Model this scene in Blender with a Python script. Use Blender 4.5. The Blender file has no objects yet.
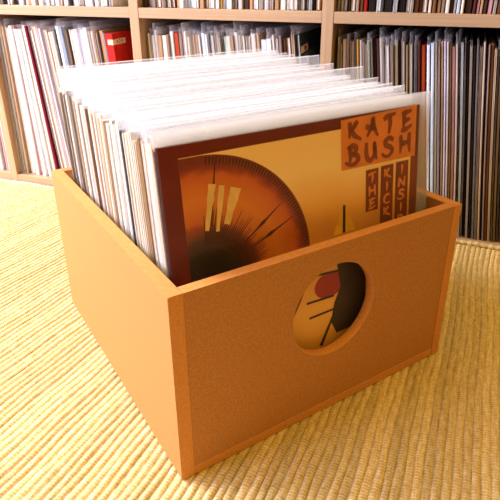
import bpy, bmesh, math, random
import numpy as np
from mathutils import Vector
R = random.Random(11)
sc = bpy.context.scene
COL = sc.collection
PI = math.pi

# ------------------------------------------------------------------ helpers
def lin(h):
    h = h.lstrip('#')
    v = [int(h[i:i+2], 16)/255 for i in (0, 2, 4)]
    return tuple(x/12.92 if x <= .04045 else ((x+.055)/1.055)**2.4 for x in v) + (1,)

def link(o, parent=None):
    COL.objects.link(o)
    if parent is not None:
        o.parent = parent
    return o

def mesh(name, V, F, mats, parent=None, smooth=False, midx=None, loc=(0, 0, 0), rot=(0, 0, 0)):
    me = bpy.data.meshes.new(name)
    me.from_pydata([tuple(v) for v in V], [], F)
    for m in (mats if isinstance(mats, (list, tuple)) else [mats]):
        me.materials.append(m)
    if midx:
        me.polygons.foreach_set('material_index', midx)
    if smooth:
        me.polygons.foreach_set('use_smooth', [True]*len(me.polygons))
    me.update()
    o = bpy.data.objects.new(name, me)
    o.location = loc
    o.rotation_euler = rot
    return link(o, parent)

def bm_obj(name, bm, mats, parent=None, smooth=False, loc=(0, 0, 0), rot=(0, 0, 0)):
    bmesh.ops.recalc_face_normals(bm, faces=bm.faces)
    me = bpy.data.meshes.new(name)
    bm.to_mesh(me)
    bm.free()
    for m in (mats if isinstance(mats, (list, tuple)) else [mats]):
        me.materials.append(m)
    if smooth:
        me.polygons.foreach_set('use_smooth', [True]*len(me.polygons))
    o = bpy.data.objects.new(name, me)
    o.location = loc
    o.rotation_euler = rot
    return link(o, parent)

def box(name, a, b, mat, parent=None, bev=.0008, loc=(0, 0, 0), rot=(0, 0, 0)):
    bm = bmesh.new()
    vs = [bm.verts.new((x, y, z)) for x in (a[0], b[0]) for y in (a[1], b[1]) for z in (a[2], b[2])]
    for f in ((0, 1, 3, 2), (4, 6, 7, 5), (0, 4, 5, 1), (2, 3, 7, 6), (0, 2, 6, 4), (1, 5, 7, 3)):
        bm.faces.new([vs[i] for i in f])
    bmesh.ops.recalc_face_normals(bm, faces=bm.faces)
    if bev:
        bmesh.ops.bevel(bm, geom=bm.edges[:], offset=bev, segments=2, affect='EDGES', profile=.6)
    return bm_obj(name, bm, mat, parent, loc=loc, rot=rot)

def thing(name, label, cat, loc=(0, 0, 0), rot=(0, 0, 0), group=None):
    o = bpy.data.objects.new(name, None)
    o.empty_display_size = .02
    o.location = loc
    o.rotation_euler = rot
    link(o)
    return tag(o, label, cat, group)

def tag(o, label, cat, group=None):
    o['label'] = label
    o['category'] = cat
    if group:
        o['group'] = group
    return o

# ------------------------------------------------------------------ materials
def newmat(name):
    m = bpy.data.materials.new(name)
    m.use_nodes = True
    nt = m.node_tree
    return m, nt, nt.nodes['Principled BSDF'], nt.nodes['Material Output']

def N(nt, t, **kw):
    n = nt.nodes.new(t)
    for k, v in kw.items():
        if k in n.inputs.keys():
            n.inputs[k].default_value = v
        else:
            setattr(n, k, v)
    return n

def coords(nt, scale, src='Object'):
    tc = N(nt, 'ShaderNodeTexCoord')
    mp = N(nt, 'ShaderNodeMapping')
    mp.inputs['Scale'].default_value = scale
    nt.links.new(tc.outputs[src], mp.inputs['Vector'])
    return mp.outputs['Vector']

def noise_mat(name, c1, c2, scale, nscale=1.0, detail=4, rough=.7, lo=.35, hi=.65, bump=0, dist=.001, c3=None, spec=.3):
    m, nt, b, out = newmat(name)
    v = coords(nt, scale)
    n = N(nt, 'ShaderNodeTexNoise', Scale=nscale, Detail=detail, Roughness=.6)
    nt.links.new(v, n.inputs['Vector'])
    r = N(nt, 'ShaderNodeValToRGB')
    e = r.color_ramp.elements
    e[0].position, e[0].color = lo, c1
    e[1].position, e[1].color = hi, c2
    if c3:
        x = e.new((lo+hi)/2)
        x.color = c3
    nt.links.new(n.outputs['Fac'], r.inputs['Fac'])
    nt.links.new(r.outputs['Color'], b.inputs['Base Color'])
    b.inputs['Roughness'].default_value = rough
    b.inputs['Specular IOR Level'].default_value = spec
    if bump:
        bp = N(nt, 'ShaderNodeBump', Strength=bump, Distance=dist)
        nt.links.new(n.outputs['Fac'], bp.inputs['Height'])
        nt.links.new(bp.outputs['Normal'], b.inputs['Normal'])
    return m

def mul(c, k):
    return tuple(min(1, x*k) for x in c[:3]) + (1,)

MDF = lin('BC7E40')
m_mdf = noise_mat('mdf_face', mul(MDF, .78), mul(MDF, 1.06), (1, 1, 1), 420, 3, .62, .33, .67, .05, .0005)
m_mdf_edge = noise_mat('mdf_sawn_edge', mul(MDF, 1.1), mul(MDF, 1.36), (1, 1, 1), 300, 2, .7, .3, .7)
WD = lin('B6946E')
def wood(name, sc_):
    return noise_mat(name, mul(WD, .78), mul(WD, 1.1), sc_, 1.0, 6, .5, .3, .7, .08, .0006)
m_wood_x = wood('oak_board', (3, 60, 320))
m_wood_z = wood('oak_post', (150, 60, 3))
m_backing = noise_mat('dark_backing', lin('1E1611'), lin('2A1F18'), (5, 5, 60), 1, 3, .9)  # backing coloured dark to stand in for deep shade in the gaps
m_floorwood = noise_mat('floor_wood', lin('6E4A2C'), lin('8D6540'), (2, 40, 40), 1, 5, .5)
m_plaster = noise_mat('wall_plaster', lin('D9CFC0'), lin('E2D9CC'), (8, 8, 8), 1, 4, .9)

PAL = {
 'olive': ('8A7A50', 'olive'), 'tan': ('BE9468', 'tan'), 'cream': ('EFE4D0', 'cream'), 'white': ('F4F2EF', 'white'),
 'pink': ('D39A9E', 'dusty pink'), 'darkred': ('741226', 'dark red'), 'black': ('221913', 'black'), 'brown': ('7A5030', 'brown'),
 'peach': ('E3B791', 'peach'), 'lilac': ('CFC6DA', 'lilac'), 'bluegrey': ('8492A6', 'blue-grey'), 'paleblue': ('CBD6E4', 'pale blue'),
 'mauve': ('8A7672', 'mauve'), 'taupe': ('947A60', 'taupe'), 'rust': ('A83E1A', 'rust red'), 'grey': ('9A8C7C', 'grey'),
 'brick': ('7C4030', 'brick brown'), 'palegrey': ('D3CAC0', 'pale grey'), 'darkbrown': ('48301F', 'dark brown'), 'mint': ('B4CFC2', 'mint green'),
 'teal': ('24383C', 'dark teal'), 'golden': ('BE8C2C', 'golden'), 'redbrown': ('52281E', 'red-brown'), 'lilacgrey': ('B3A6A6', 'lilac-grey'),
 'palelilac': ('DCD2DC', 'pale lilac'), 'beige': ('CDB79A', 'beige'), 'darkgreen': ('0E130F', 'blackish green'), 'red': ('B51F14', 'bright red'),
 'orange': ('C98240', 'orange'), 'ivory': ('F7F0E2', 'ivory'), 'gold': ('D6A537', 'yellow'), 'navy': ('27324A', 'navy blue'),
}
def cover_mat(key):
    c = lin(PAL[key][0])
    return noise_mat('card_'+key, mul(c, .74), mul(c, 1.16), (160, 40, 6), 1, 4, .68, .28, .7, 0, spec=.15)
MC = {k: cover_mat(k) for k in PAL}
m_paper = noise_mat('inner_paper', lin('DDD6C9'), lin('F1ECE3'), (200, 30, 8), 1, 3, .8)
m_paper_dark = noise_mat('inner_paper_grey', lin('8A8078'), lin('B5ABA0'), (200, 30, 8), 1, 3, .8)  # greyer paper, given to some inner sleeves at random

def plastic(name, base, rim, tint, trans=.45, rough=.2, bumpy=.25):
    m, nt, b, out = newmat(name)
    nt.nodes.remove(b)
    tr = N(nt, 'ShaderNodeBsdfTransparent')
    tr.inputs['Color'].default_value = (.985, .985, .985, 1)
    df = N(nt, 'ShaderNodeBsdfDiffuse')
    df.inputs['Color'].default_value = tint
    tl = N(nt, 'ShaderNodeBsdfTranslucent')
    tl.inputs['Color'].default_value = tint
    gl = N(nt, 'ShaderNodeBsdfGlossy')
    gl.inputs['Roughness'].default_value = rough
    gl.inputs['Color'].default_value = (.95, .95, .95, 1)
    v = coords(nt, (60, 60, 14))
    n = N(nt, 'ShaderNodeTexNoise', Scale=1.0, Detail=3)
    nt.links.new(v, n.inputs['Vector'])
    bp = N(nt, 'ShaderNodeBump', Strength=bumpy, Distance=.002)
    nt.links.new(n.outputs['Fac'], bp.inputs['Height'])
    for s in (df, tl, gl):
        nt.links.new(bp.outputs['Normal'], s.inputs['Normal'])
    a = N(nt, 'ShaderNodeMixShader')
    a.inputs[0].default_value = trans
    nt.links.new(df.outputs[0], a.inputs[1])
    nt.links.new(tl.outputs[0], a.inputs[2])
    fr = N(nt, 'ShaderNodeFresnel', IOR=1.45)
    c = N(nt, 'ShaderNodeMixShader')
    c.inputs[0].default_value = .25
    nt.links.new(a.outputs[0], c.inputs[1])
    nt.links.new(gl.outputs[0], c.inputs[2])
    lw = N(nt, 'ShaderNodeLayerWeight', Blend=.35)
    mr = N(nt, 'ShaderNodeMapRange')
    mr.inputs['To Min'].default_value = base
    mr.inputs['To Max'].default_value = rim
    nt.links.new(lw.outputs['Facing'], mr.inputs['Value'])
    d = N(nt, 'ShaderNodeMixShader')
    nt.links.new(mr.outputs[0], d.inputs[0])
    nt.links.new(tr.outputs[0], d.inputs[1])
    nt.links.new(c.outputs[0], d.inputs[2])
    nt.links.new(d.outputs[0], out.inputs['Surface'])
    return m
m_sleeve = plastic('milky_plastic', .115, .36, lin('F2F1F0'))
m_sleeve_edge = plastic('plastic_bright_edge', .42, .7, lin('F4F3F2'))  # whiter strip on the open top edge; caught light put into the material
m_sleeve_shelf = plastic('shelf_plastic', .05, .40, lin('F6F2EE'), .4, .25)
m_sleeve_clear = plastic('clear_plastic', .02, .2, lin('FFFFFF'), .4, .12, .3)

m_sleeve_over = plastic('plastic_overhang', .36, .5, lin('F4F0E8'))
m_fold = plastic('folded_film', .008, .07, lin('FFFFFF'), .4, .15, .3)
m_lip = plastic('plastic_margin', .17, .42, lin('F4F2EE'))

# ------------------------------------------------------------------ geometry of the place
TH = math.radians(-53.758)
DX = Vector((math.cos(TH), math.sin(TH), 0))          # along the shelf front
NX = Vector((-math.sin(TH), math.cos(TH), 0))         # into the shelf
AX = NX*.6374
def at(s, w=0.0, z=0.0):
    p = AX + DX*s + NX*w
    return (p.x, p.y, z)
FLOOR = -.009

# floor and wall
floor = box('floor', (-2.4, -2.0, FLOOR-.05), (2.6, .395, FLOOR), m_floorwood, None, 0, at(0)[:2]+(0,), (0, 0, TH))
floor['kind'] = 'structure'
wall = box('wall_back', (-2.4, .395, FLOOR-.05), (2.6, .5, 2.4), m_plaster, None, 0, at(0)[:2]+(0,), (0, 0, TH))
wall['kind'] = 'structure'

# ------------------------------------------------------------------ shelf
shelf = thing('record_shelf', 'pale wooden cube shelf unit packed with records behind the crate', 'shelf', at(0)[:2]+(0,), (0, 0, TH))
POST = [-1.19, -.80, -.41, -.02, .37]                   # right-hand faces of the posts
PW, BT, SD = .0205, .0187, .365
Z0, Z1T, Z1B, Z2B = .0187, .4112, .3922, .7850
for s in POST:
    box('post', (s-PW, 0, FLOOR), (s, SD, Z2B+.019), m_wood_z, shelf)
for i in range(len(POST)-1):
    a, b = POST[i]+.0004, POST[i+1]-PW-.0004
    box('shelf_board', (a, .0004, FLOOR), (b, SD, Z0), m_wood_x, shelf)
    box('shelf_board', (a, .0004, Z1B), (b, SD, Z1T), m_wood_x, shelf)
    box('shelf_board', (a, .0004, Z2B), (b, SD, Z2B+.019), m_wood_x, shelf)
box('back_panel', (POST[0]-PW, SD+.0005, FLOOR), (POST[-1], SD+.008, Z2B+.019), m_backing, shelf, 0)

# ------------------------------------------------------------------ records
def cover(t, D, H, key, parent, style, bend, lean=0.0, rows=7):
    """card sleeve; x = thickness, y = depth from the visible edge, z up"""
    V, F = [], []
    zs = [H*i/(rows-1) for i in range(rows)]
    def off(z): return bend*math.sin(PI*z/H) + lean*z
    if style == 'spine':
        r = min(t*.3, .0012)
        prof = [(-t/2, D), (-t/2, r), (-t/2+r*.35, r*.35), (-t/2+r, 0), (t/2-r, 0), (t/2-r*.35, r*.35), (t/2, r), (t/2, D)]
        n = len(prof)
        for z in zs:
            V += [(x+off(z), y, z) for x, y in prof]
        for i in range(rows-1):
            for j in range(n):
                k = (j+1) % n
                F.append((i*n+j, i*n+k, (i+1)*n+k, (i+1)*n+j))
        F.append(tuple(range(n-1, -1, -1)))
        F.append(tuple((rows-1)*n+j for j in range(n)))
        o = mesh('cover', V, F, MC[key], parent)
    else:
        b = .0009
        g = .0010 + t*.12
        for (x0, x1, y0) in ((-t/2, -t/2+b, 0), (t/2-b, t/2, R.uniform(0, .0015))):
            base = len(V)
            prof = [(x0, D), (x0, y0), (x1, y0), (x1, D)]
            for z in zs:
                V += [(x+off(z), y, z) for x, y in prof]
            for i in range(rows-1):
                for j in range(4):
                    k = (j+1) % 4
                    F.append((base+i*4+j, base+i*4+k, base+(i+1)*4+k, base+(i+1)*4+j))
            F.append(tuple(base+j for j in (3, 2, 1, 0)))
            F.append(tuple(base+(rows-1)*4+j for j in range(4)))
        # closed rear and bottom fold
        base = len(V)
        for (x, y, z) in ((-t/2+b, D-.001, 0), (t/2-b, D-.001, 0), (t/2-b, D, 0), (-t/2+b, D, 0)):
            V.append((x+off(0), y, z))
        for (x, y, z) in ((-t/2+b, D-.001, H), (t/2-b, D-.001, H), (t/2-b, D, H), (-t/2+b, D, H)):
            V.append((x+off(H), y, z))
        F += [(base+0, base+1, base+5, base+4), (base+1, base+2, base+6, base+5), (base+2, base+3, base+7, base+6), (base+3, base, base+4, base+7)]
        o = mesh('cover', V, F, MC[key], parent)
        it = max(.0006, t-2*b-.0006)
        yo = R.uniform(.0004, .0028)
        V, F = [], []
        for z in zs:
            z2 = min(max(z, .001), H-.002)
            V += [(x+off(z2), y, z2) for x, y in ((-it/2, D-.003), (-it/2, yo), (it/2, yo), (it/2, D-.003))]
        for i in range(rows-1):
            for j in range(4):
                k = (j+1) % 4
                F.append((i*4+j, i*4+k, (i+1)*4+k, (i+1)*4+j))
        F.append((3, 2, 1, 0))
        F.append(tuple((rows-1)*4+j for j in range(4)))
        mesh('inner_sleeve', V, F, m_paper if R.random() < .75 else m_paper_dark, parent)
    return o

def pouch(t, D, H, parent, mat, yf, yb, top, bend, lean=0.0, wav=.0006, curl=0.0, rows=10, cols=7, edge_mat=None, over=False):
    """thin plastic outer sleeve: two sheets welded along bottom and both sides, open and a little wavy at the top"""
    V, F = [], []
    zs = [H*i/(rows-4) for i in range(rows-3)] + [H+top*.55, H+top-.0013, H+top]
    ys = [-yf, -yf*.4 if yf > .003 else 0.0005] + [D*k/(cols-3) for k in range(1, cols-2)] + [D+yb]
    nr, nc = len(zs), len(ys)
    ph = R.uniform(0, 6.28); fq = R.uniform(8, 22)
    for side in (-1, 1):
        for i, z in enumerate(zs):
            for j, y in enumerate(ys):
                zz = min(z, H)
                o = bend*math.sin(PI*zz/H) + lean*z
                edge = j in (0, nc-1)
                h = 0.00015 if edge else t/2+.0003
                if z > H:
                    h *= .55 if z < H+top*.8 else .8
                w = wav*math.sin(ph+fq*y*3+z*30)*(1.0 if (edge or z > H) else .25)
                if z > H:
                    w += curl*((z-H)/top)**2
                if j == 0:
                    w += curl*.5*math.sin(z*14+ph)
                V.append((side*h+o+w, y, z + (wav*1.2*math.sin(ph*2+y*fq) if z > H else 0)))
    for s in range(2):
        b = s*nr*nc
        for i in range(nr-1):
            for j in range(nc-1):
                q = (b+i*nc+j, b+i*nc+j+1, b+(i+1)*nc+j+1, b+(i+1)*nc+j)
                F.append(q if s else q[::-1])
    b = nr*nc
    for j in range(nc-1):
        F.append((j, j+1, b+j+1, b+j))
    for i in range(nr-1):
        F.append((i*nc, b+i*nc, b+(i+1)*nc, (i+1)*nc))
        k = nc-1
        F.append((i*nc+k, (i+1)*nc+k, b+(i+1)*nc+k, b+i*nc+k))
    if edge_mat is None:
        return mesh('plastic_sleeve', V, F, mat, parent, True)
    mi = []
    for s_ in range(2):
        for i in range(nr-1):
            for j in range(nc-1):
                mi.append(1 if (i == nr-2 or (over and (i >= nr-4 or j == nc-2))) else 2 if j == 0 else 3 if j == nc-2 else 0)
    mi += [0]*(nc-1) + [2, 0]*(nr-1)
    return mesh('plastic_sleeve', V, F, [mat, edge_mat, m_fold, m_lip], parent, True, mi)

ORD = ['', 'first', 'second', 'third', 'fourth', 'fifth', 'sixth', 'seventh', 'eighth', 'ninth', 'tenth', 'eleventh', 'twelfth', 'thirteenth',
       'fourteenth', 'fifteenth', 'sixteenth', 'seventeenth', 'eighteenth', 'nineteenth']
TENS = {2: 'twent', 3: 'thirt', 4: 'fort', 5: 'fift', 6: 'sixt', 7: 'sevent'}
def ordinal(n):
    if n < 20:
        return ORD[n]
    t, u = divmod(n, 10)
    return TENS[t]+'ieth' if u == 0 else TENS[t]+'y-'+ORD[u]

# ---- lower and upper shelf rows: colour : width taken up in mm
LOW_LEFT = "olive:9.0 tan:8.6 cream:14.0 white:9.9 pink:4.5 white:11.8 white:11.2 cream:11.2 darkred:8.4 black:5.6 brown:8.4 peach:11.2 lilac:13.8 white:10.4 tan:11.2 white:8.0 black:5.2 white:10.4 bluegrey:10.8 brown:8.4 black:5.2 white:13.0 white:7.8 lilac:7.8 paleblue:10.4 white:10.2 white:9.6 tan:7.8 mauve:7.6 tan:12.2 bluegrey:5.2"
LOW_MID = "olive:9.6 taupe:12.0 white:4.8 tan:11.6 white:11.0 taupe:6.6 white:9.6 rust:11.2 grey:6.6 brick:6.6 white:4.4 cream:6.6 grey:7.2 peach:10.8 palegrey:6.2 paleblue:11.0 white:4.4 darkbrown:6.6 paleblue:6.6 tan:8.8 grey:6.4 darkbrown:6.0 mint:6.4 palegrey:8.6 tan:6.0 white:8.6 palegrey:6.4 grey:10.0 palegrey:10.0 palegrey:12.0 tan:6.0 paleblue:14.0 white:10.0 palegrey:6.0 white:6.0 mauve:8.0 darkbrown:7.8 brown:9.2 tan:8.0"
LOW_RIGHT = "white:5.4 olive:5.4 tan:7.2 brown:5.4 tan:7.2 darkbrown:5.4 golden:4.8 white:5.0 taupe:5.4 grey:5.4 mint:3.6 grey:5.0 black:6.6 redbrown:5.4 cream:5.0 grey:4.8 lilacgrey:9.0 taupe:6.4 white:7.0 black:5.2 brown:8.0 olive:4.8 taupe:8.0 black:7.0 redbrown:5.2 rust:8.0 white:8.0 paleblue:6.4 olive:4.8 brown:4.8 tan:4.8 lilac:4.8 palelilac:3.6 grey:4.4 pink:5.8 beige:4.8 black:3.4 paleblue:4.8 darkbrown:4.4 black:4.2 taupe:6.4 black:4.8 darkbrown:4.8 mauve:5.6 beige:4.6 black:3.4 mauve:3.4 brown:5.6 beige:4.8 darkbrown:4.4 taupe:5 black:5 brown:6 taupe:5 redbrown:5 beige:5 darkbrown:6 mauve:5"
FAR_LEFT = "white:8 palegrey:6 darkbrown:6 pink:7 white:9 paleblue:8"
UP_LEFT = "white:9 lilac:8 grey:10 black:11 white:9 palegrey:10 black:12 white:12 lilac:8 cream:10 peach:11 white:9 tan:9 white:12 bluegrey:10 white:8 palegrey:11 white:12 tan:8 white:13 black:9 darkbrown:8 white:12 palegrey:13 white:13 lilac:11 cream:12 white:10 palegrey:12 white:12"
UP_MID = "darkbrown:10 brown:12 grey:9 tan:11 taupe:12 white:8 brown:10 tan:9 white:11 palegrey:12 paleblue:11 white:9 tan:11 brown:8 cream:13 white:10 golden:6 paleblue:9 white:12 grey:8 palegrey:11 darkbrown:12 tan:8 white:10 grey:11 palegrey:12 taupe:9 tan:9 cream:13 white:12 palegrey:10 darkbrown:6 grey:7 navy:6 paleblue:7 black:6 tan:8"
UP_RIGHT = "grey:6 palegrey:5 grey:7 darkbrown:6 tan:8 tan:7 brown:6 red:7 black:14 white:9 teal:3.5 black:16 paleblue:8 black:13 grey:7 palegrey:6 brown:8 darkbrown:6 tan:8 cream:7 brown:7 tan:7 taupe:6 cream:8 darkbrown:5 grey:5 paleblue:6 cream:6 darkbrown:12 redbrown:6 pink:5 tan:5 darkbrown:6 pink:8 beige:6 brown:7 cream:7 taupe:8 grey:8"

def smooth_noise(i, seed):
    return math.sin(i*.9+seed)*.5 + math.sin(i*.37+seed*2.3)*.5

def shelf_row(spec, s0, z, where, group, post, reverse=False, leans=((0, 0), (1, 0)), sleeves=.7, setb=.012):
    items = [(p.split(':')[0], float(p.split(':')[1])/1000) for p in spec.split()]
    s = s0
    n = len(items)
    for i, (key, wd) in enumerate(items):
        c = s + wd/2
        s += wd
        k = (n-i) if reverse else i+1
        dark = key in ('black', 'darkbrown')
        strong = key in ('darkred', 'rust', 'red', 'brick', 'golden', 'pink')
        H = .344 + R.uniform(-.005, .007)
        D = .325
        lean = float(np.interp(i/max(1, n-1), [q[0] for q in leans], [q[1] for q in leans]))
        c -= lean*(.30 if leans[-1][1] else 0)
        style = 'spine' if (dark or strong or R.random() < .45) else 'open'
        has = R.random() < sleeves and not strong and not (dark and wd > .01)
        t = max(.0024, wd*R.uniform(.72, .86) - (.0016 if has else .0005))
        st = setb + R.uniform(0, .007) + (.004 if dark else 0)
        label = f"{PAL[key][1]} record {'spine' if style == 'spine' else 'sleeve'}, {ordinal(k)} from the {post} post of the {where}"
        root = thing('record_album', label, 'record', at(c, st, z+.0003), (0, 0, TH), group)
        b = math.sin(i*.23+s0*7)*.0012
        cover(t, D, H, key, root, style, b, lean)
        if has:
            yf = R.uniform(.001, .009)
            pouch(t, D, H, root, m_sleeve_shelf, yf, .001, R.uniform(.007, .019), b, lean, .0005, R.choice((0, 0, 0, .001, -.001) if wd > .006 else (0,)))

shelf_row(FAR_LEFT, -.8205-.0455, Z0, 'far left lower bay', 'records in the far left bay', 'right', True)
shelf_row(LOW_LEFT, -.790, Z0, 'lower left bay', 'records in the lower left bay', 'left', False, ((0, .022), (.1, -.02), (.28, -.08), (.5, -.105), (1, -.075)))
shelf_row(LOW_MID, -.4065, Z0, 'lower middle bay', 'records in the lower middle bay', 'left', False, ((0, -.03), (.2, -.06), (1, -.11)), .6)
shelf_row(LOW_RIGHT, -.0135, Z0, 'lower right bay', 'records in the lower right bay', 'left', False, ((0, -.03), (.2, -.115), (1, -.13)), .6)
shelf_row(UP_LEFT, -.790, Z1T, 'upper left bay', 'records in the upper left bay', 'left', sleeves=.3)
shelf_row(UP_MID, -.407, Z1T, 'upper middle bay', 'records in the upper middle bay', 'left', sleeves=.3)
shelf_row(UP_RIGHT, -.018, Z1T, 'upper right bay', 'records in the upper right bay', 'left', sleeves=.3)

# flat shapes printed on or stuck to a cover; p = polygon in cover coordinates (y, z) metres
class Flat:
    def __init__(self):
        self.V, self.F, self.M = [], [], []
    def poly(self, pts, x, m, yaxis=True):
        b = len(self.V)
        self.V += [(x, y, z) for y, z in pts]
        self.F.append(tuple(range(b, b+len(pts))))
        self.M.append(m)
    def ribbon(self, pts, ws, x, m):
        L, Rr = [], []
        for i, p in enumerate(pts):
            a = pts[max(0, i-1)]; c = pts[min(len(pts)-1, i+1)]
            dx, dy = c[0]-a[0], c[1]-a[1]
            l = math.hypot(dx, dy) or 1
            nx, ny = -dy/l, dx/l
            w = ws[i]/2
            L.append((p[0]+nx*w, p[1]+ny*w)); Rr.append((p[0]-nx*w, p[1]-ny*w))
        for i in range(len(pts)-1):
            self.poly([L[i], L[i+1], Rr[i+1], Rr[i]], x, m)
    def build(self, name, mats, parent):
        return mesh(name, self.V, self.F, mats, parent, midx=self.M)

def flat_mat(name, hx, var=.12, rough=.5, scale=40):
    c = lin(hx)
    return noise_mat(name, mul(c, 1-var), mul(c, 1+var), (scale, scale, scale), 1, 4, rough)

m_sticker = flat_mat('paper_sticker', 'D9BC9A', .06)
m_ink = flat_mat('dark_ink', '3A2A20', .05)
m_rust_ink = flat_mat('rust_ink', '8A4A28', .05)
m_green = flat_mat('green_print', '4E9420', .1)

# red box set at the end of the left bay
root = thing('boxed_record_set', 'thick bright red record box with paper sticker and green print', 'record box', at(-.487+.072*.30, .006, Z0+.0003), (0, 0, TH), 'records in the lower left bay')
cover(.019, .32, .341, 'red', root, 'spine', 0, -.072)
f = Flat()
xs_ = .0095+.0006
def onr(y, z): return (y, z)
o_ = -.072*.324
zl = .319
f.poly([(.000, zl), (.044, zl+.001), (.044, zl+.0115), (.000, zl+.0105)], xs_+o_, 0)
x2 = xs_+o_+.0002
for k, segs in enumerate(([(0, 1), (0, .45), (1, .45), (.75, 1), (.75, 0)], [(0, .9), (1, 1), (1, .55), (0, 0), (1, 0)], [(1, .5), (0, .6), (.2, 1), (1, 1), (1, 0)])):
    f.ribbon([(.0115+k*.008+p*.005, zl+.0025+q*.0062) for p, q in segs], [.0014]*len(segs), x2, 1)
f.V = [(xs_+(.0002 if m_ else 0)-.072*z, y_, z) for (x, y_, z), m_ in zip(f.V, [0]*4+[1]*(len(f.V)-4))]
f.build('sticker', [m_sticker, m_ink], root)
f2 = Flat()
f2.poly([(.020, .225), (.110, .225), (.020, .284)], xs_-.072*.240+.0015, 0)
f2.V = [(xs_-.072*z, y_, z) for x, y_, z in f2.V]
f2.build('printed_triangle', [m_green], root)
f3 = Flat()
V = []
b_ = mesh('sticker', [(-.0035, -.0003, zl), (.0097, -.0003, zl), (.0097, -.0003, zl+.0105), (-.0035, -.0003, zl+.0105)], [(0, 1, 2, 3)], m_sticker, root, loc=(o_, -.0003, 0))

# dark album with a tag by the empty gap of the middle bay
root = thing('record_album', 'dark teal record with a small pale tag beside the empty gap, middle bay', 'record', at(-.0835+.115*.32, .014, Z0+.0003), (0, 0, TH), 'records in the lower middle bay')
cover(.0045, .32, .352, 'teal', root, 'open', 0, -.115)
f = Flat()
tilt = [(.004, .318), (.050, .321), (.050, .333), (.004, .330)]
f.poly(tilt, .00255, 0)
f.poly([(.024, .3215), (.040, .3225), (.040, .330), (.024, .3290)], .0027, 1)
f.V = [(x-.115*z+.0002, y_, z) for x, y_, z in f.V]
f.build('sticker', [m_sticker, m_rust_ink], root)
pouch(.0045, .32, .352, root, m_sleeve_clear, .003, .001, .012, 0, -.115)

# ------------------------------------------------------------------ the crate
W, D, H, T = .385, .3968, .2186, .0150
crate = thing('record_crate', 'open mdf record crate with a round hand hole on the ribbed rug', 'crate', (0, 0, 0))
FP = .0125
def side(x0, x1):
    bm = bmesh.new()
    vs = [bm.verts.new((x, y, z)) for x in (x0, x1) for y in (0, D) for z in (0, H)]
    for q in ((0, 1, 3, 2), (4, 6, 7, 5), (0, 4, 5, 1), (2, 3, 7, 6), (0, 2, 6, 4), (1, 5, 7, 3)):
        bm.faces.new([vs[i] for i in q])
    bmesh.ops.recalc_face_normals(bm, faces=bm.faces)
    bmesh.ops.bevel(bm, geom=bm.edges[:], offset=.0007, segments=2, affect='EDGES')
    for fc in bm.faces:
        fc.material_index = 0 if abs(fc.normal.x) > .9 else 1
    return bm_obj('side_panel', bm, [m_mdf, m_mdf_edge], crate)
side(0, T)
side(W-T, W)
box('base_panel', (T, 0, 0), (W-T, D, .0115), m_mdf_edge, crate, .0003)
bp_ = box('back_panel', (T, D-FP, .0115), (W-T, D, H), m_mdf, crate, .0004)
# front panel with a round hole
HC, HR = (.1925, .1375), .0562
def front_panel():
    bm = bmesh.new()
    x0, x1, z0, z1 = T, W-T, .0115, H
    angs = [2*PI*i/96 for i in range(96)]
    for cx, cz in ((x0, z0), (x1, z0), (x0, z1), (x1, z1)):
        angs.append(math.atan2(cz-HC[1], cx-HC[0]) % (2*PI))
    angs = sorted(set(round(a, 6) for a in angs))
    def rect(a):
        c, s = math.cos(a), math.sin(a)
        t = min([(x1-HC[0])/c if c > 1e-9 else 9, (x0-HC[0])/c if c < -1e-9 else 9, (z1-HC[1])/s if s > 1e-9 else 9, (z0-HC[1])/s if s < -1e-9 else 9])
        return HC[0]+c*t, HC[1]+s*t
    n = len(angs)
    def ringv(fn, y): return [bm.verts.new((fn(a)[0], y, fn(a)[1])) for a in angs]
    circ = lambda r: (lambda a: (HC[0]+r*math.cos(a), HC[1]+r*math.sin(a)))
    yf, yb, c = 0.0004, FP, .0009
    rings = [ringv(rect, yb), ringv(rect, yf), ringv(circ(HR+c), yf), ringv(circ(HR), yf+c), ringv(circ(HR), yb-c), ringv(circ(HR+c), yb)]
    for k in range(6):
        A, B = rings[k], rings[(k+1) % 6]
        for i in range(n):
            j = (i+1) % n
            fc = bm.faces.new((A[i], A[j], B[j], B[i]))
            fc.material_index = 1 if k in (0, 2, 3, 4) else 0
            if k in (2, 3, 4):
                fc.smooth = True
    return bm_obj('front_panel', bm, [m_mdf, m_mdf_edge], crate)
front_panel()

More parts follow.
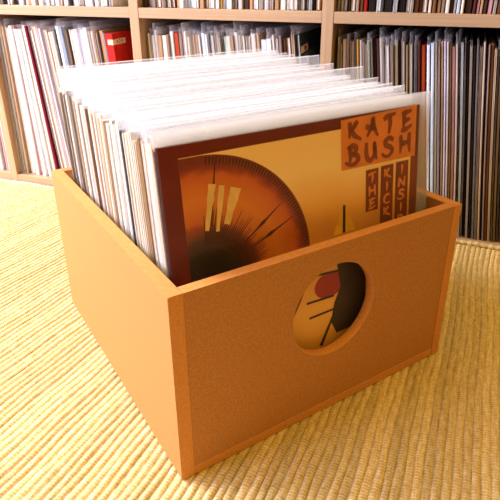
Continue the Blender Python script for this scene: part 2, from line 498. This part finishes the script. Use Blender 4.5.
# ------------------------------------------------------------------ records in the crate (front to back)
CR = ("darkbrown:3.6 tan:4 cream:6 white:7 cream:5 palegrey:4 taupe:4.4 tan:5 cream:5 grey:4 cream:6 ivory:6 cream:6 white:7 cream:5 darkgreen:8 mauve:6 white:8 cream:6 brown:4.6 white:8 ivory:7 "
      "tan:5 ivory:7 cream:6.4 gold:4.4 white:8 cream:6 orange:5 tan:5 white:8 ivory:7 brown:4.4 cream:7 ivory:6 palegrey:7 white:7 grey:4.6 cream:7 white:6 "
      "tan:5 cream:6.6 palegrey:6 grey:4.4 white:6 grey:4.4 cream:6 grey:4.4 white:6 taupe:4 cream:6 grey:4.4 ivory:6")
items = [(p.split(':')[0], float(p.split(':')[1])/1000) for p in CR.split()]
YA, YB = .0290, .3425
scale_w = (YB-YA)/sum(w for _, w in items)
y = YA
XL = .0213
SZ = .0132
for i, (key, wd) in enumerate(items):
    wd *= scale_w
    yc = y + wd/2
    y += wd
    lean = .104 - .006*i/len(items)
    Hh = .319 + R.uniform(-.003, .003) + (.004 if i % 7 == 3 else 0)
    rise = .012 + .016*i/len(items) + (.007 if i % 9 in (4, 8) else 0) + R.uniform(-.002, .001)
    has = True
    t = max(.0016, wd - R.uniform(.0020, .0028))
    style = 'spine' if key in ('darkgreen', 'brown', 'darkbrown', 'grey', 'gold', 'mauve') else ('open' if R.random() < .7 else 'spine')
    label = f"{PAL[key][1]} record in plastic, {ordinal(i+1)} behind the gold front album in the crate"
    root = thing('record_album', label, 'record', (XL+R.uniform(-.0015, .0035), yc, SZ), (0, -lean, -PI/2), 'records in the crate')
    b = math.sin(i*.21)*.0009
    cover(t, .315, Hh, key, root, style, b)
    pouch(t, .315, Hh, root, m_sleeve, R.uniform(.0003, .0015), (.022 if i % 9 in (4, 8) else R.uniform(.008, .014)), rise, b, 0, .0005, 0, edge_mat=m_sleeve_edge)

# ---- the front album
S = .322
album = thing('record_album', 'gold and brown album with large brush lettering at the front of the crate', 'record', (XL, .0200, SZ+.001), (0, -.104, -PI/2-.0108), 'records in the crate')
m_border = flat_mat('album_border', '6A1206', .14, .45, 30)
m_side_card = MC['darkbrown']
tA = .0036
cover(tA, S, S, 'redbrown', album, 'open', 0)
X0 = tA/2+.00015
def P(a, b): return (a*S, b*S)
art = Flat()
def gold_mat():
    m, nt, b, out = newmat('album_gold_field')
    tc = N(nt, 'ShaderNodeTexCoord')
    sep = N(nt, 'ShaderNodeSeparateXYZ')
    nt.links.new(tc.outputs['Object'], sep.inputs[0])
    r = N(nt, 'ShaderNodeValToRGB')
    e = r.color_ramp.elements
    e[0].position, e[0].color = 0.0, lin('C58A2A')
    e[1].position, e[1].color = 1.0, lin('FFD090')
    for pos, c in ((.35, 'F0B040'), (.58, 'D08628'), (.70, 'F2B050'), (.84, 'FFDA9C')):
        x = e.new(pos); x.color = lin(c)
    n = N(nt, 'ShaderNodeTexNoise', Scale=14.0, Detail=4)
    nt.links.new(tc.outputs['Object'], n.inputs['Vector'])
    mm = N(nt, 'ShaderNodeMath', operation='MULTIPLY_ADD')
    mm.inputs[1].default_value = .12
    mm.inputs[2].default_value = -.06
    nt.links.new(n.outputs['Fac'], mm.inputs[0])
    m2 = N(nt, 'ShaderNodeMath', operation='MULTIPLY_ADD')
    m2.inputs[1].default_value = 1/S
    nt.links.new(sep.outputs['Z'], m2.inputs[0])
    nt.links.new(mm.outputs[0], m2.inputs[2])
    nt.links.new(m2.outputs[0], r.inputs['Fac'])
    nt.links.new(r.outputs['Color'], b.inputs['Base Color'])
    b.inputs['Roughness'].default_value = .45
    return m
DC = (.115, .575); DR = .385                     # plain disc printed at the left of the cover
def disc_mat():
    m, nt, b, out = newmat('album_disc')
    tc = N(nt, 'ShaderNodeTexCoord')
    mp = N(nt, 'ShaderNodeMapping')
    mp.inputs['Location'].default_value = (0, -DC[0]*S, -DC[1]*S)
    nt.links.new(tc.outputs['Object'], mp.inputs['Vector'])
    v = N(nt, 'ShaderNodeVectorMath', operation='LENGTH')
    m3 = N(nt, 'ShaderNodeVectorMath', operation='MULTIPLY')
    m3.inputs[1].default_value = (0, 1, 1)
    nt.links.new(mp.outputs[0], m3.inputs[0])
    nt.links.new(m3.outputs[0], v.inputs[0])
    n = N(nt, 'ShaderNodeTexNoise', Scale=60.0, Detail=3)
    nt.links.new(tc.outputs['Object'], n.inputs['Vector'])
    k = N(nt, 'ShaderNodeMath', operation='MULTIPLY')
    k.inputs[1].default_value = 1/(DR*S)
    nt.links.new(v.outputs['Value'], k.inputs[0])
    a = N(nt, 'ShaderNodeMath', operation='MULTIPLY_ADD')
    a.inputs[1].default_value = .10
    nt.links.new(n.outputs['Fac'], a.inputs[0])
    nt.links.new(k.outputs[0], a.inputs[2])
    r = N(nt, 'ShaderNodeValToRGB')
    e = r.color_ramp.elements
    e[0].position, e[0].color = 0.28, lin('200A06')
    e[1].position, e[1].color = 1.0, lin('78200C')
    for pos, c in ((.40, '4A160A'), (.50, '963A12'), (.54, 'C8641C'), (.72, 'DC7E20'), (.90, 'C85C1A'), (.955, '8C2A0E')):
        x = e.new(pos); x.color = lin(c)
    nt.links.new(a.outputs[0], r.inputs['Fac'])
    nt.links.new(r.outputs['Color'], b.inputs['Base Color'])
    b.inputs['Roughness'].default_value = .45
    return m
AM = [m_border, gold_mat(), disc_mat(), flat_mat('art_dark', '4A1A0C', .2), flat_mat('art_cream', 'E8C07A', .1), flat_mat('patch_orange', 'E0803A', .1, .5, 25),
      flat_mat('lettering_brown', '8C3C1A', .12), flat_mat('strip_brown', '7E2E14', .15), flat_mat('lettering_orange', 'E0843A', .1), flat_mat('art_red', '9E1414', .12),
      flat_mat('art_black', '2A0A06', .3, .8), flat_mat('art_yellow', 'F0B428', .1)]
e_ = .00012
art.poly([P(0, 0), P(1, 0), P(1, 1), P(0, 1)], X0, 0)
PL, PR, PB, PT = .058, .985, .06, .962
art.poly([P(PL, PB), P(PR, PB), P(PR, PT), P(PL, PT)], X0+e_, 1)
# disc clipped by the panel's left and upper edges
pts = []
for i in range(0, 181):
    a = -PI/2 + PI*i/180
    pts.append((max(PL, DC[0]+DR*math.cos(a)), min(PT, DC[1]+DR*math.sin(a))))
pts = [(PL, DC[1]-DR)] + pts + [(PL, min(PT, DC[1]+DR))]
art.poly([P(*p) for p in pts], X0+2*e_, 2)
# rim of short ticks, a few plain spokes, pale brush dabs
for i in range(62):
    a = -.35 + i*(1.85/61)
    r0, r1 = DR*.925, DR*.985
    x_, z_ = DC[0]+r0*math.cos(a), DC[1]+r0*math.sin(a)
    if z_ < PT-.03:
        art.ribbon([P(x_, z_), P(DC[0]+r1*math.cos(a), DC[1]+r1*math.sin(a))], [.0009, .0022], X0+3*e_, 3)
for a, r0, r1 in ((1.42, .45, .97), (.60, .42, .86), (.40, .40, .90)):
    pp = [P(DC[0]+DR*q*math.cos(a), DC[1]+DR*q*math.sin(a)) for q in (r0, (r0+r1)/2-.06, (r0+r1)/2, (r0+r1)/2+.06, r1)]
    art.ribbon(pp, [.0012, .002, .0042, .002, .0008], X0+3*e_, 3)
for i in range(40):
    a = .05 + i*(1.5/39)
    r1 = R.uniform(.48, .62)
    art.ribbon([P(DC[0]+DR*.3*math.cos(a), DC[1]+DR*.3*math.sin(a)), P(DC[0]+DR*r1*math.cos(a), DC[1]+DR*r1*math.sin(a))], [.0022, .0005], X0+3*e_, 3)
for (ax, az), (bx, bz), wd in (((.125, .735), (.155, .872), .026), ((.160, .725), (.185, .862), .020), ((.192, .740), (.232, .846), .036)):
    n_ = 7
    pp, ww = [], []
    for k in range(n_):
        q = k/(n_-1)
        pp.append(P(ax+(bx-ax)*q, az+(bz-az)*q))
        ww.append(S*wd*(.55+.45*q)*R.uniform(.75, 1.15))
    art.ribbon(pp, ww, X0+4*e_, 4)
# lower plain shapes seen over the rim and through the hole
art.poly([P(.60, .60), P(.70, .60), P(.655, .70), P(.645, .70)], X0+2*e_, 11)
art.ribbon([P(.648, .60), P(.649, .70)], [.004, .0035], X0+3*e_, 10)
pts = [P(.580+.066*math.cos(2*PI*i/40), .420+.050*math.sin(2*PI*i/40)) for i in range(40)]
art.poly(pts, X0+3*e_, 9)
art.poly([P(.61, .52), P(.75, .52), P(.75, .22), P(.61, .215), P(.585, .27), P(.60, .34), P(.63, .40)], X0+4*e_, 10)
art.poly([P(.60, .31), P(.62, .33), P(.545, .185), P(.530, .19)], X0+4*e_, 10)
for (a0, b0), (a1, b1) in (((.478, .377), (.60, .372)), ((.488, .316), (.61, .318)), ((.50, .475), (.63, .462))):
    art.ribbon([P(a0, b0), P(a1, b1)], [.0028, .0028], X0+5*e_, 10)
# lettering patch and strips
art.poly([P(.638, .822), P(.984, .818), P(.985, 1.0), P(.636, .990)], X0+3*e_, 5)
for (l, r_, b, t_) in ((.747, .806, .652, .804), (.817, .878, .560, .806), (.890, .953, .540, .808)):
    art.poly([P(l, b), P(r_, b), P(r_, t_), P(l, t_)], X0+3*e_, 7)
art.poly([P(.963, .54), P(1.0, .54), P(1.0, .818), P(.963, .818)], X0+3*e_, 7)
art.build('printed_front', AM, album)

GL = {
 'K': [[(.18, 1.0), (.24, .6), (.16, .18)], [(.78, 1.0), (.5, .72), (.2, .5)], [(.3, .58), (.55, .28), (1.08, .02)]],
 'A': [[(.62, 1.05), (.5, .6), (.12, .08)], [(.5, .98), (.66, .5), (.98, .02)], [(.0, .62), (.4, .5), (.78, .42)]],
 'T': [[(.0, .80), (.35, .94), (1.0, 1.02)], [(.52, .95), (.56, .5), (.46, .0)]],
 'E': [[(.1, .88), (.5, .96), (.95, 1.02)], [(.34, .92), (.3, .5), (.28, .1)], [(.28, .5), (.55, .55), (.85, .6)], [(.08, .02), (.5, .06), (1.0, .24)]],
 'B': [[(.3, 1.0), (.34, .5), (.26, .1)], [(.1, .86), (.5, 1.02), (.82, .84), (.62, .62), (.36, .55)], [(.36, .56), (.78, .50), (.95, .26), (.7, .04), (.3, .0), (-.1, .2)]],
 'U': [[(.15, 1.0), (.12, .5), (.22, .12), (.5, .0), (.74, .2), (.8, .6), (.78, 1.0)], [(.78, .9), (.84, .4), (.98, .0)]],
 'S': [[(.92, .84), (.6, 1.02), (.22, .86), (.3, .62), (.7, .5), (.9, .28), (.6, .02), (.2, .04), (-.02, .24)]],
 'H': [[(.14, 1.0), (.2, .5), (.12, .0)], [(.16, .48), (.5, .54), (.9, .58)], [(.86, 1.06), (.84, .5), (.94, -.02)]],
 'I': [[(.5, 1.0), (.54, .5), (.48, .0)]],
 'C': [[(.9, .9), (.55, 1.0), (.2, .7), (.16, .3), (.5, .02), (.95, .14)]],
 'N': [[(.12, .0), (.16, .5), (.12, 1.0)], [(.12, 1.0), (.5, .5), (.9, .0)], [(.9, .0), (.88, .5), (.94, 1.04)]],
 'D': [[(.2, 1.0), (.22, .5), (.18, .0)], [(.05, .95), (.6, .92), (.9, .5), (.6, .06), (.05, .02)]],
}
def letter(fl, ch, l, b, w, h, sw, x, m):
    for st in GL[ch]:
        # densify for a brush taper
        pts = []
        for i in range(len(st)-1):
            for k in range(5):
                q = k/5
                pts.append((st[i][0]+(st[i+1][0]-st[i][0])*q, st[i][1]+(st[i+1][1]-st[i][1])*q))
        pts.append(st[-1])
        n_ = len(pts)
        if len(st) > 3:      # round the corners
            for _ in range(2):
                pts = [pts[0]] + [((pts[i-1][0]+2*pts[i][0]+pts[i+1][0])/4, (pts[i-1][1]+2*pts[i][1]+pts[i+1][1])/4) for i in range(1, n_-1)] + [pts[-1]]
        ws = [sw*(.75+.45*math.sin(PI*min(1, (i/(n_-1))*1.15+.1))) * (.55 if i == n_-1 else 1) for i in range(n_)]
        fl.ribbon([P(l+w*p, b+h*q) for p, q in pts], ws, x, m)
txt = Flat()
for word, l0, b0, dx_, w_, h_ in (('KATE', .662, .914, .081, .058, .066), ('BUSH', .658, .834, .081, .058, .066)):
    for k, ch in enumerate(word):
        letter(txt, ch, l0+k*dx_, b0+k*.001, w_, h_, .0053, X0+5*e_, 0)
for word, l0, top in (('THE', .758, .797), ('KICK', .829, .800), ('INSIDE', .902, .802)):
    for k, ch in enumerate(word):
        letter(txt, ch, l0, top-.042-k*.0475, .036, .036, .0028, X0+5*e_, 1)
txt.build('lettering', [AM[6], AM[8]], album)
pouch(tA+.0016, S, S, album, m_sleeve_clear, .003, .0205, .0135, 0, 0, .0005, 0, edge_mat=m_sleeve_over, over=True)

# ------------------------------------------------------------------ the ribbed rug
def build_rug():
    pitch = .0086
    s0, s1 = -1.45, .80
    w0, w1 = .0075, 1.25
    per = 7
    nu = int((s1-s0)/pitch)*per+1
    nv = 190
    u = np.linspace(s0, s1, nu)                       # rib coordinate at the shelf edge
    v = np.linspace(0, 1, nv)**1.25*(w1-w0)+w0
    U, Vv = np.meshgrid(u, v)
    k = np.clip(.16 - (U+.60)/.85*.13, .0, .20)
    Sx = U - k*Vv
    rng = np.random.RandomState(3)
    nr = (nu-1)//per+2
    rib = np.floor((U-s0)/pitch+1e-6).astype(int)
    fr = (U-s0)/pitch-rib
    amp = rng.uniform(.75, 1.1, nr)[np.clip(rib, 0, nr-1)]
    ph = rng.uniform(0, 6.28, nr)[np.clip(rib, 0, nr-1)]
    Sx = Sx + .0011*np.sin(Vv*21+U*9) + .0008*np.sin(Vv*57+ph*.6)
    h = np.sqrt(np.clip(1-(2*fr-1)**2, 0, 1))
    knob = .5+.5*np.sin(Vv*2*PI/.0145+ph)
    Z = -.0036 + .0032*amp*h*(.84+.20*knob) + .0006*np.sin(U*13+Vv*11)
    # the edge rides up the plinth towards the right
    lift = np.clip((Sx+.42)/.55, 0, 1)
    lift = lift*lift*(3-2*lift)
    Z = Z + lift*.0185*np.exp(-((Vv-w0)/.022)**2)
    px = AX.x + DX.x*Sx - NX.x*Vv
    py = AX.y + DX.y*Sx - NX.y*Vv
    co = np.stack([px, py, Z], -1).reshape(-1, 3)
    # keep clear of the crate's footprint so nothing pokes through its base
    inside = (co[:, 0] > -.007) & (co[:, 0] < W+.007) & (co[:, 1] > -.007) & (co[:, 1] < D+.007)
    co[inside, 2] = np.minimum(co[inside, 2], -.0003)
    idx = np.arange(nu*nv).reshape(nv, nu)
    F = np.stack([idx[:-1, :-1], idx[1:, :-1], idx[1:, 1:], idx[:-1, 1:]], -1).reshape(-1, 4)
    me = bpy.data.meshes.new('rug')
    me.vertices.add(len(co)); me.vertices.foreach_set('co', co.ravel())
    me.loops.add(F.size); me.loops.foreach_set('vertex_index', F.ravel().astype(np.int32))
    me.polygons.add(len(F))
    me.polygons.foreach_set('loop_start', np.arange(0, F.size, 4, dtype=np.int32))
    me.polygons.foreach_set('loop_total', np.full(len(F), 4, dtype=np.int32))
    me.update(calc_edges=True)
    me.polygons.foreach_set('use_smooth', np.ones(len(F), dtype=bool))
    uv = me.uv_layers.new(name='rib')
    uvc = np.stack([(U-s0)/pitch, Vv/pitch], -1).reshape(-1, 2)
    uv.data.foreach_set('uv', uvc[F.ravel()].ravel().astype(np.float32))
    me.update()
    o = bpy.data.objects.new('rug', me)
    link(o)
    tag(o, 'straw yellow ribbed woven rug covering the floor under the crate', 'rug')
    return o

def rug_mat():
    m, nt, b, out = newmat('straw_weave')
    tc = N(nt, 'ShaderNodeTexCoord')
    sep = N(nt, 'ShaderNodeSeparateXYZ')
    nt.links.new(tc.outputs['UV'], sep.inputs[0])
    # fibres along the ribs
    mp = N(nt, 'ShaderNodeMapping'); mp.inputs['Scale'].default_value = (3.2, .5, 1)
    nt.links.new(tc.outputs['UV'], mp.inputs['Vector'])
    n1 = N(nt, 'ShaderNodeTexNoise', Scale=1.0, Detail=5, Roughness=.65)
    nt.links.new(mp.outputs[0], n1.inputs['Vector'])
    mp2 = N(nt, 'ShaderNodeMapping'); mp2.inputs['Scale'].default_value = (1.0, 2.2, 1)
    nt.links.new(tc.outputs['UV'], mp2.inputs['Vector'])
    n2 = N(nt, 'ShaderNodeTexNoise', Scale=1.4, Detail=4, Roughness=.6)
    nt.links.new(mp2.outputs[0], n2.inputs['Vector'])
    r = N(nt, 'ShaderNodeValToRGB')
    e = r.color_ramp.elements
    e[0].position, e[0].color = .28, lin('94743A')
    e[1].position, e[1].color = .72, lin('F2E6C0')
    x = e.new(.5); x.color = lin('CFB06A')
    ad = N(nt, 'ShaderNodeMath', operation='ADD'); 
    h1 = N(nt, 'ShaderNodeMath', operation='MULTIPLY'); h1.inputs[1].default_value = .55
    h2 = N(nt, 'ShaderNodeMath', operation='MULTIPLY'); h2.inputs[1].default_value = .45
    nt.links.new(n1.outputs['Fac'], h1.inputs[0]); nt.links.new(n2.outputs['Fac'], h2.inputs[0])
    nt.links.new(h1.outputs[0], ad.inputs[0]); nt.links.new(h2.outputs[0], ad.inputs[1])
    nt.links.new(ad.outputs[0], r.inputs['Fac'])
    # the binding weft: fine threads crossing every rib
    fl = N(nt, 'ShaderNodeMath', operation='FLOOR')
    nt.links.new(sep.outputs['X'], fl.inputs[0])
    md = N(nt, 'ShaderNodeMath', operation='MULTIPLY_ADD'); md.inputs[1].default_value = .47
    nt.links.new(fl.outputs[0], md.inputs[0])
    sv = N(nt, 'ShaderNodeMath', operation='MULTIPLY'); sv.inputs[1].default_value = 2.3
    nt.links.new(sep.outputs['Y'], sv.inputs[0])
    nt.links.new(sv.outputs[0], md.inputs[2])
    fc = N(nt, 'ShaderNodeMath', operation='FRACT')
    nt.links.new(md.outputs[0], fc.inputs[0])
    pp = N(nt, 'ShaderNodeMath', operation='PINGPONG'); pp.inputs[1].default_value = .5
    nt.links.new(fc.outputs[0], pp.inputs[0])
    th = N(nt, 'ShaderNodeMapRange'); th.inputs['From Min'].default_value = .0; th.inputs['From Max'].default_value = .2
    th.inputs['To Min'].default_value = 0; th.inputs['To Max'].default_value = 1
    nt.links.new(pp.outputs[0], th.inputs['Value'])
    mx = N(nt, 'ShaderNodeMix', data_type='RGBA')
    mx.inputs['B'].default_value = (1, 1, 1, 1)
    wn = N(nt, 'ShaderNodeTexWhiteNoise', noise_dimensions='1D')
    nt.links.new(fl.outputs[0], wn.inputs['W'])
    wr = N(nt, 'ShaderNodeMapRange'); wr.inputs['To Min'].default_value = .84; wr.inputs['To Max'].default_value = 1.1
    nt.links.new(wn.outputs['Value'], wr.inputs['Value'])
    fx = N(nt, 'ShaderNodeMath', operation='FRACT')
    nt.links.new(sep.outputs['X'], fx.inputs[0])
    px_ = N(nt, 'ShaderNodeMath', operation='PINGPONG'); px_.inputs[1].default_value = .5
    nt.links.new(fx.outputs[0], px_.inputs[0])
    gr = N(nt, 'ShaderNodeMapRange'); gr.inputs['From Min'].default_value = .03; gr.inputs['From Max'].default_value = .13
    gr.inputs['To Min'].default_value = .70; gr.inputs['To Max'].default_value = 1.0  # grooves tinted darker: shade between the ribs put into the colour
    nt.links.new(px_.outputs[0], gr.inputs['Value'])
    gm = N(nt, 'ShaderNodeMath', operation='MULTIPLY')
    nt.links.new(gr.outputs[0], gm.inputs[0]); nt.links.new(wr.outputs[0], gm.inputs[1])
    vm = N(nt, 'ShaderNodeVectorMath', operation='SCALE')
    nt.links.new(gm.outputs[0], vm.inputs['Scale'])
    dm = N(nt, 'ShaderNodeMix', data_type='RGBA', blend_type='MIX')
    dm.inputs[6].default_value = lin('EEE2BC')
    nt.links.new(r.outputs['Color'], dm.inputs[7])
    mr2 = N(nt, 'ShaderNodeMapRange'); mr2.inputs['To Min'].default_value = .28; mr2.inputs['To Max'].default_value = 1.0
    nt.links.new(th.outputs[0], mr2.inputs['Value'])
    nt.links.new(mr2.outputs[0], dm.inputs[0])
    nt.links.new(dm.outputs[2], vm.inputs[0])
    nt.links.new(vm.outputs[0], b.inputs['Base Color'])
    nt.nodes.remove(mx)
    b.inputs['Roughness'].default_value = .85
    b.inputs['Specular IOR Level'].default_value = .15
    bh = N(nt, 'ShaderNodeMath', operation='MULTIPLY_ADD'); bh.inputs[1].default_value = .5
    nt.links.new(n1.outputs['Fac'], bh.inputs[0])
    inv = N(nt, 'ShaderNodeMath', operation='MULTIPLY'); inv.inputs[1].default_value = -.9
    nt.links.new(th.outputs[0], inv.inputs[0])
    nt.links.new(inv.outputs[0], bh.inputs[2])
    bp = N(nt, 'ShaderNodeBump', Strength=.5, Distance=.0012)
    nt.links.new(bh.outputs[0], bp.inputs['Height'])
    nt.links.new(bp.outputs['Normal'], b.inputs['Normal'])
    return m
m_rug = rug_mat()
rug = build_rug()
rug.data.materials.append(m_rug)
# rolled hem along the shelf
def hem():
    V, F = [], []
    n, m = 900, 10
    for i in range(n+1):
        s = -1.45 + 2.25*i/n
        lf = min(1, max(0, (s+.42)/.55)); lf = lf*lf*(3-2*lf)
        r = .0046*(1+.16*math.sin(s*2*PI/.0122)+.08*math.sin(s*170))
        zc = -.0010 + lf*.0195 + .0008*math.sin(s*31)
        wc = .0068 + .0006*math.sin(s*43)
        for j in range(m):
            a = 2*PI*j/m
            p = at(s, -(wc+r*math.cos(a)), zc+r*math.sin(a))
            V.append(p)
    for i in range(n):
        for j in range(m):
            k = (j+1) % m
            F.append((i*m+j, i*m+k, (i+1)*m+k, (i+1)*m+j))
    return mesh('hem', V, F, m_hem, rug, True)
m_hem = noise_mat('hem_twine', lin('AF9256'), lin('E6D6A6'), (260, 260, 260), 1, 4, .85, .3, .7, .4, .001)
hem()

# ------------------------------------------------------------------ light
w = bpy.data.worlds.new('room_light'); sc.world = w
w.use_nodes = True
wt = w.node_tree
bg = wt.nodes['Background']
tc_ = wt.nodes.new('ShaderNodeTexCoord')
sp_ = wt.nodes.new('ShaderNodeSeparateXYZ')
wt.links.new(tc_.outputs['Generated'], sp_.inputs[0])
rp_ = wt.nodes.new('ShaderNodeValToRGB')
rp_.color_ramp.elements[0].position = .3
rp_.color_ramp.elements[0].color = (.19, .095, .002, 1)
rp_.color_ramp.elements[1].position = 1.0
rp_.color_ramp.elements[1].color = (1.5, .96, .20, 1)
wt.links.new(sp_.outputs['Z'], rp_.inputs['Fac'])
wt.links.new(rp_.outputs['Color'], bg.inputs['Color'])
bg.inputs['Strength'].default_value = 1.15

def area(name, loc, target, sx, sy, power, color):
    l = bpy.data.lights.new(name, 'AREA')
    l.shape = 'RECTANGLE'; l.size = sx; l.size_y = sy; l.energy = power; l.color = color
    o = bpy.data.objects.new(name, l)
    o.location = loc
    o.rotation_euler = (Vector(target)-Vector(loc)).to_track_quat('-Z', 'Y').to_euler()
    return link(o)
area('window_daylight', at(-2.05, -.62, 1.3), (.15, .3, .15), 1.3, 1.2, 150, (.95, .96, 1.1))
area('side_fill', (-1.75, .78, 1.0), (.2, .3, .15), 1.2, 1.1, 36, (.84, .98, 1.75))  # added bluish fill from the left, not a window of its own

# ------------------------------------------------------------------ camera
f_, C, yaw, pitch, roll = 543.2675, Vector((-.1499, -.3728, .4708)), .5684, -.4275, -.0033
fw = Vector((math.sin(yaw)*math.cos(pitch), math.cos(yaw)*math.cos(pitch), math.sin(pitch)))
rt = Vector((math.cos(yaw), -math.sin(yaw), 0))
up = rt.cross(fw)
r2 = rt*math.cos(roll)+up*math.sin(roll)
u2 = up*math.cos(roll)-rt*math.sin(roll)
from mathutils import Matrix
cd = bpy.data.cameras.new('camera')
cam = link(bpy.data.objects.new('camera', cd))
M = Matrix((r2, u2, -fw)).transposed().to_4x4()
M.translation = C
cam.matrix_world = M
cd.sensor_width = 36
cd.sensor_fit = 'HORIZONTAL'
cd.lens = f_/500*36
cd.shift_x = -4.3681/500
cd.shift_y = -28.7084/500
cd.clip_start = .01
sc.camera = cam

sc.view_settings.view_transform = 'Standard'
sc.view_settings.look = 'None'
sc.view_settings.exposure = 0.0
sc.view_settings.gamma = 1
sc.view_settings.use_curve_mapping = False
sc.cycles.transparent_max_bounces = 48
sc.cycles.max_bounces = 10
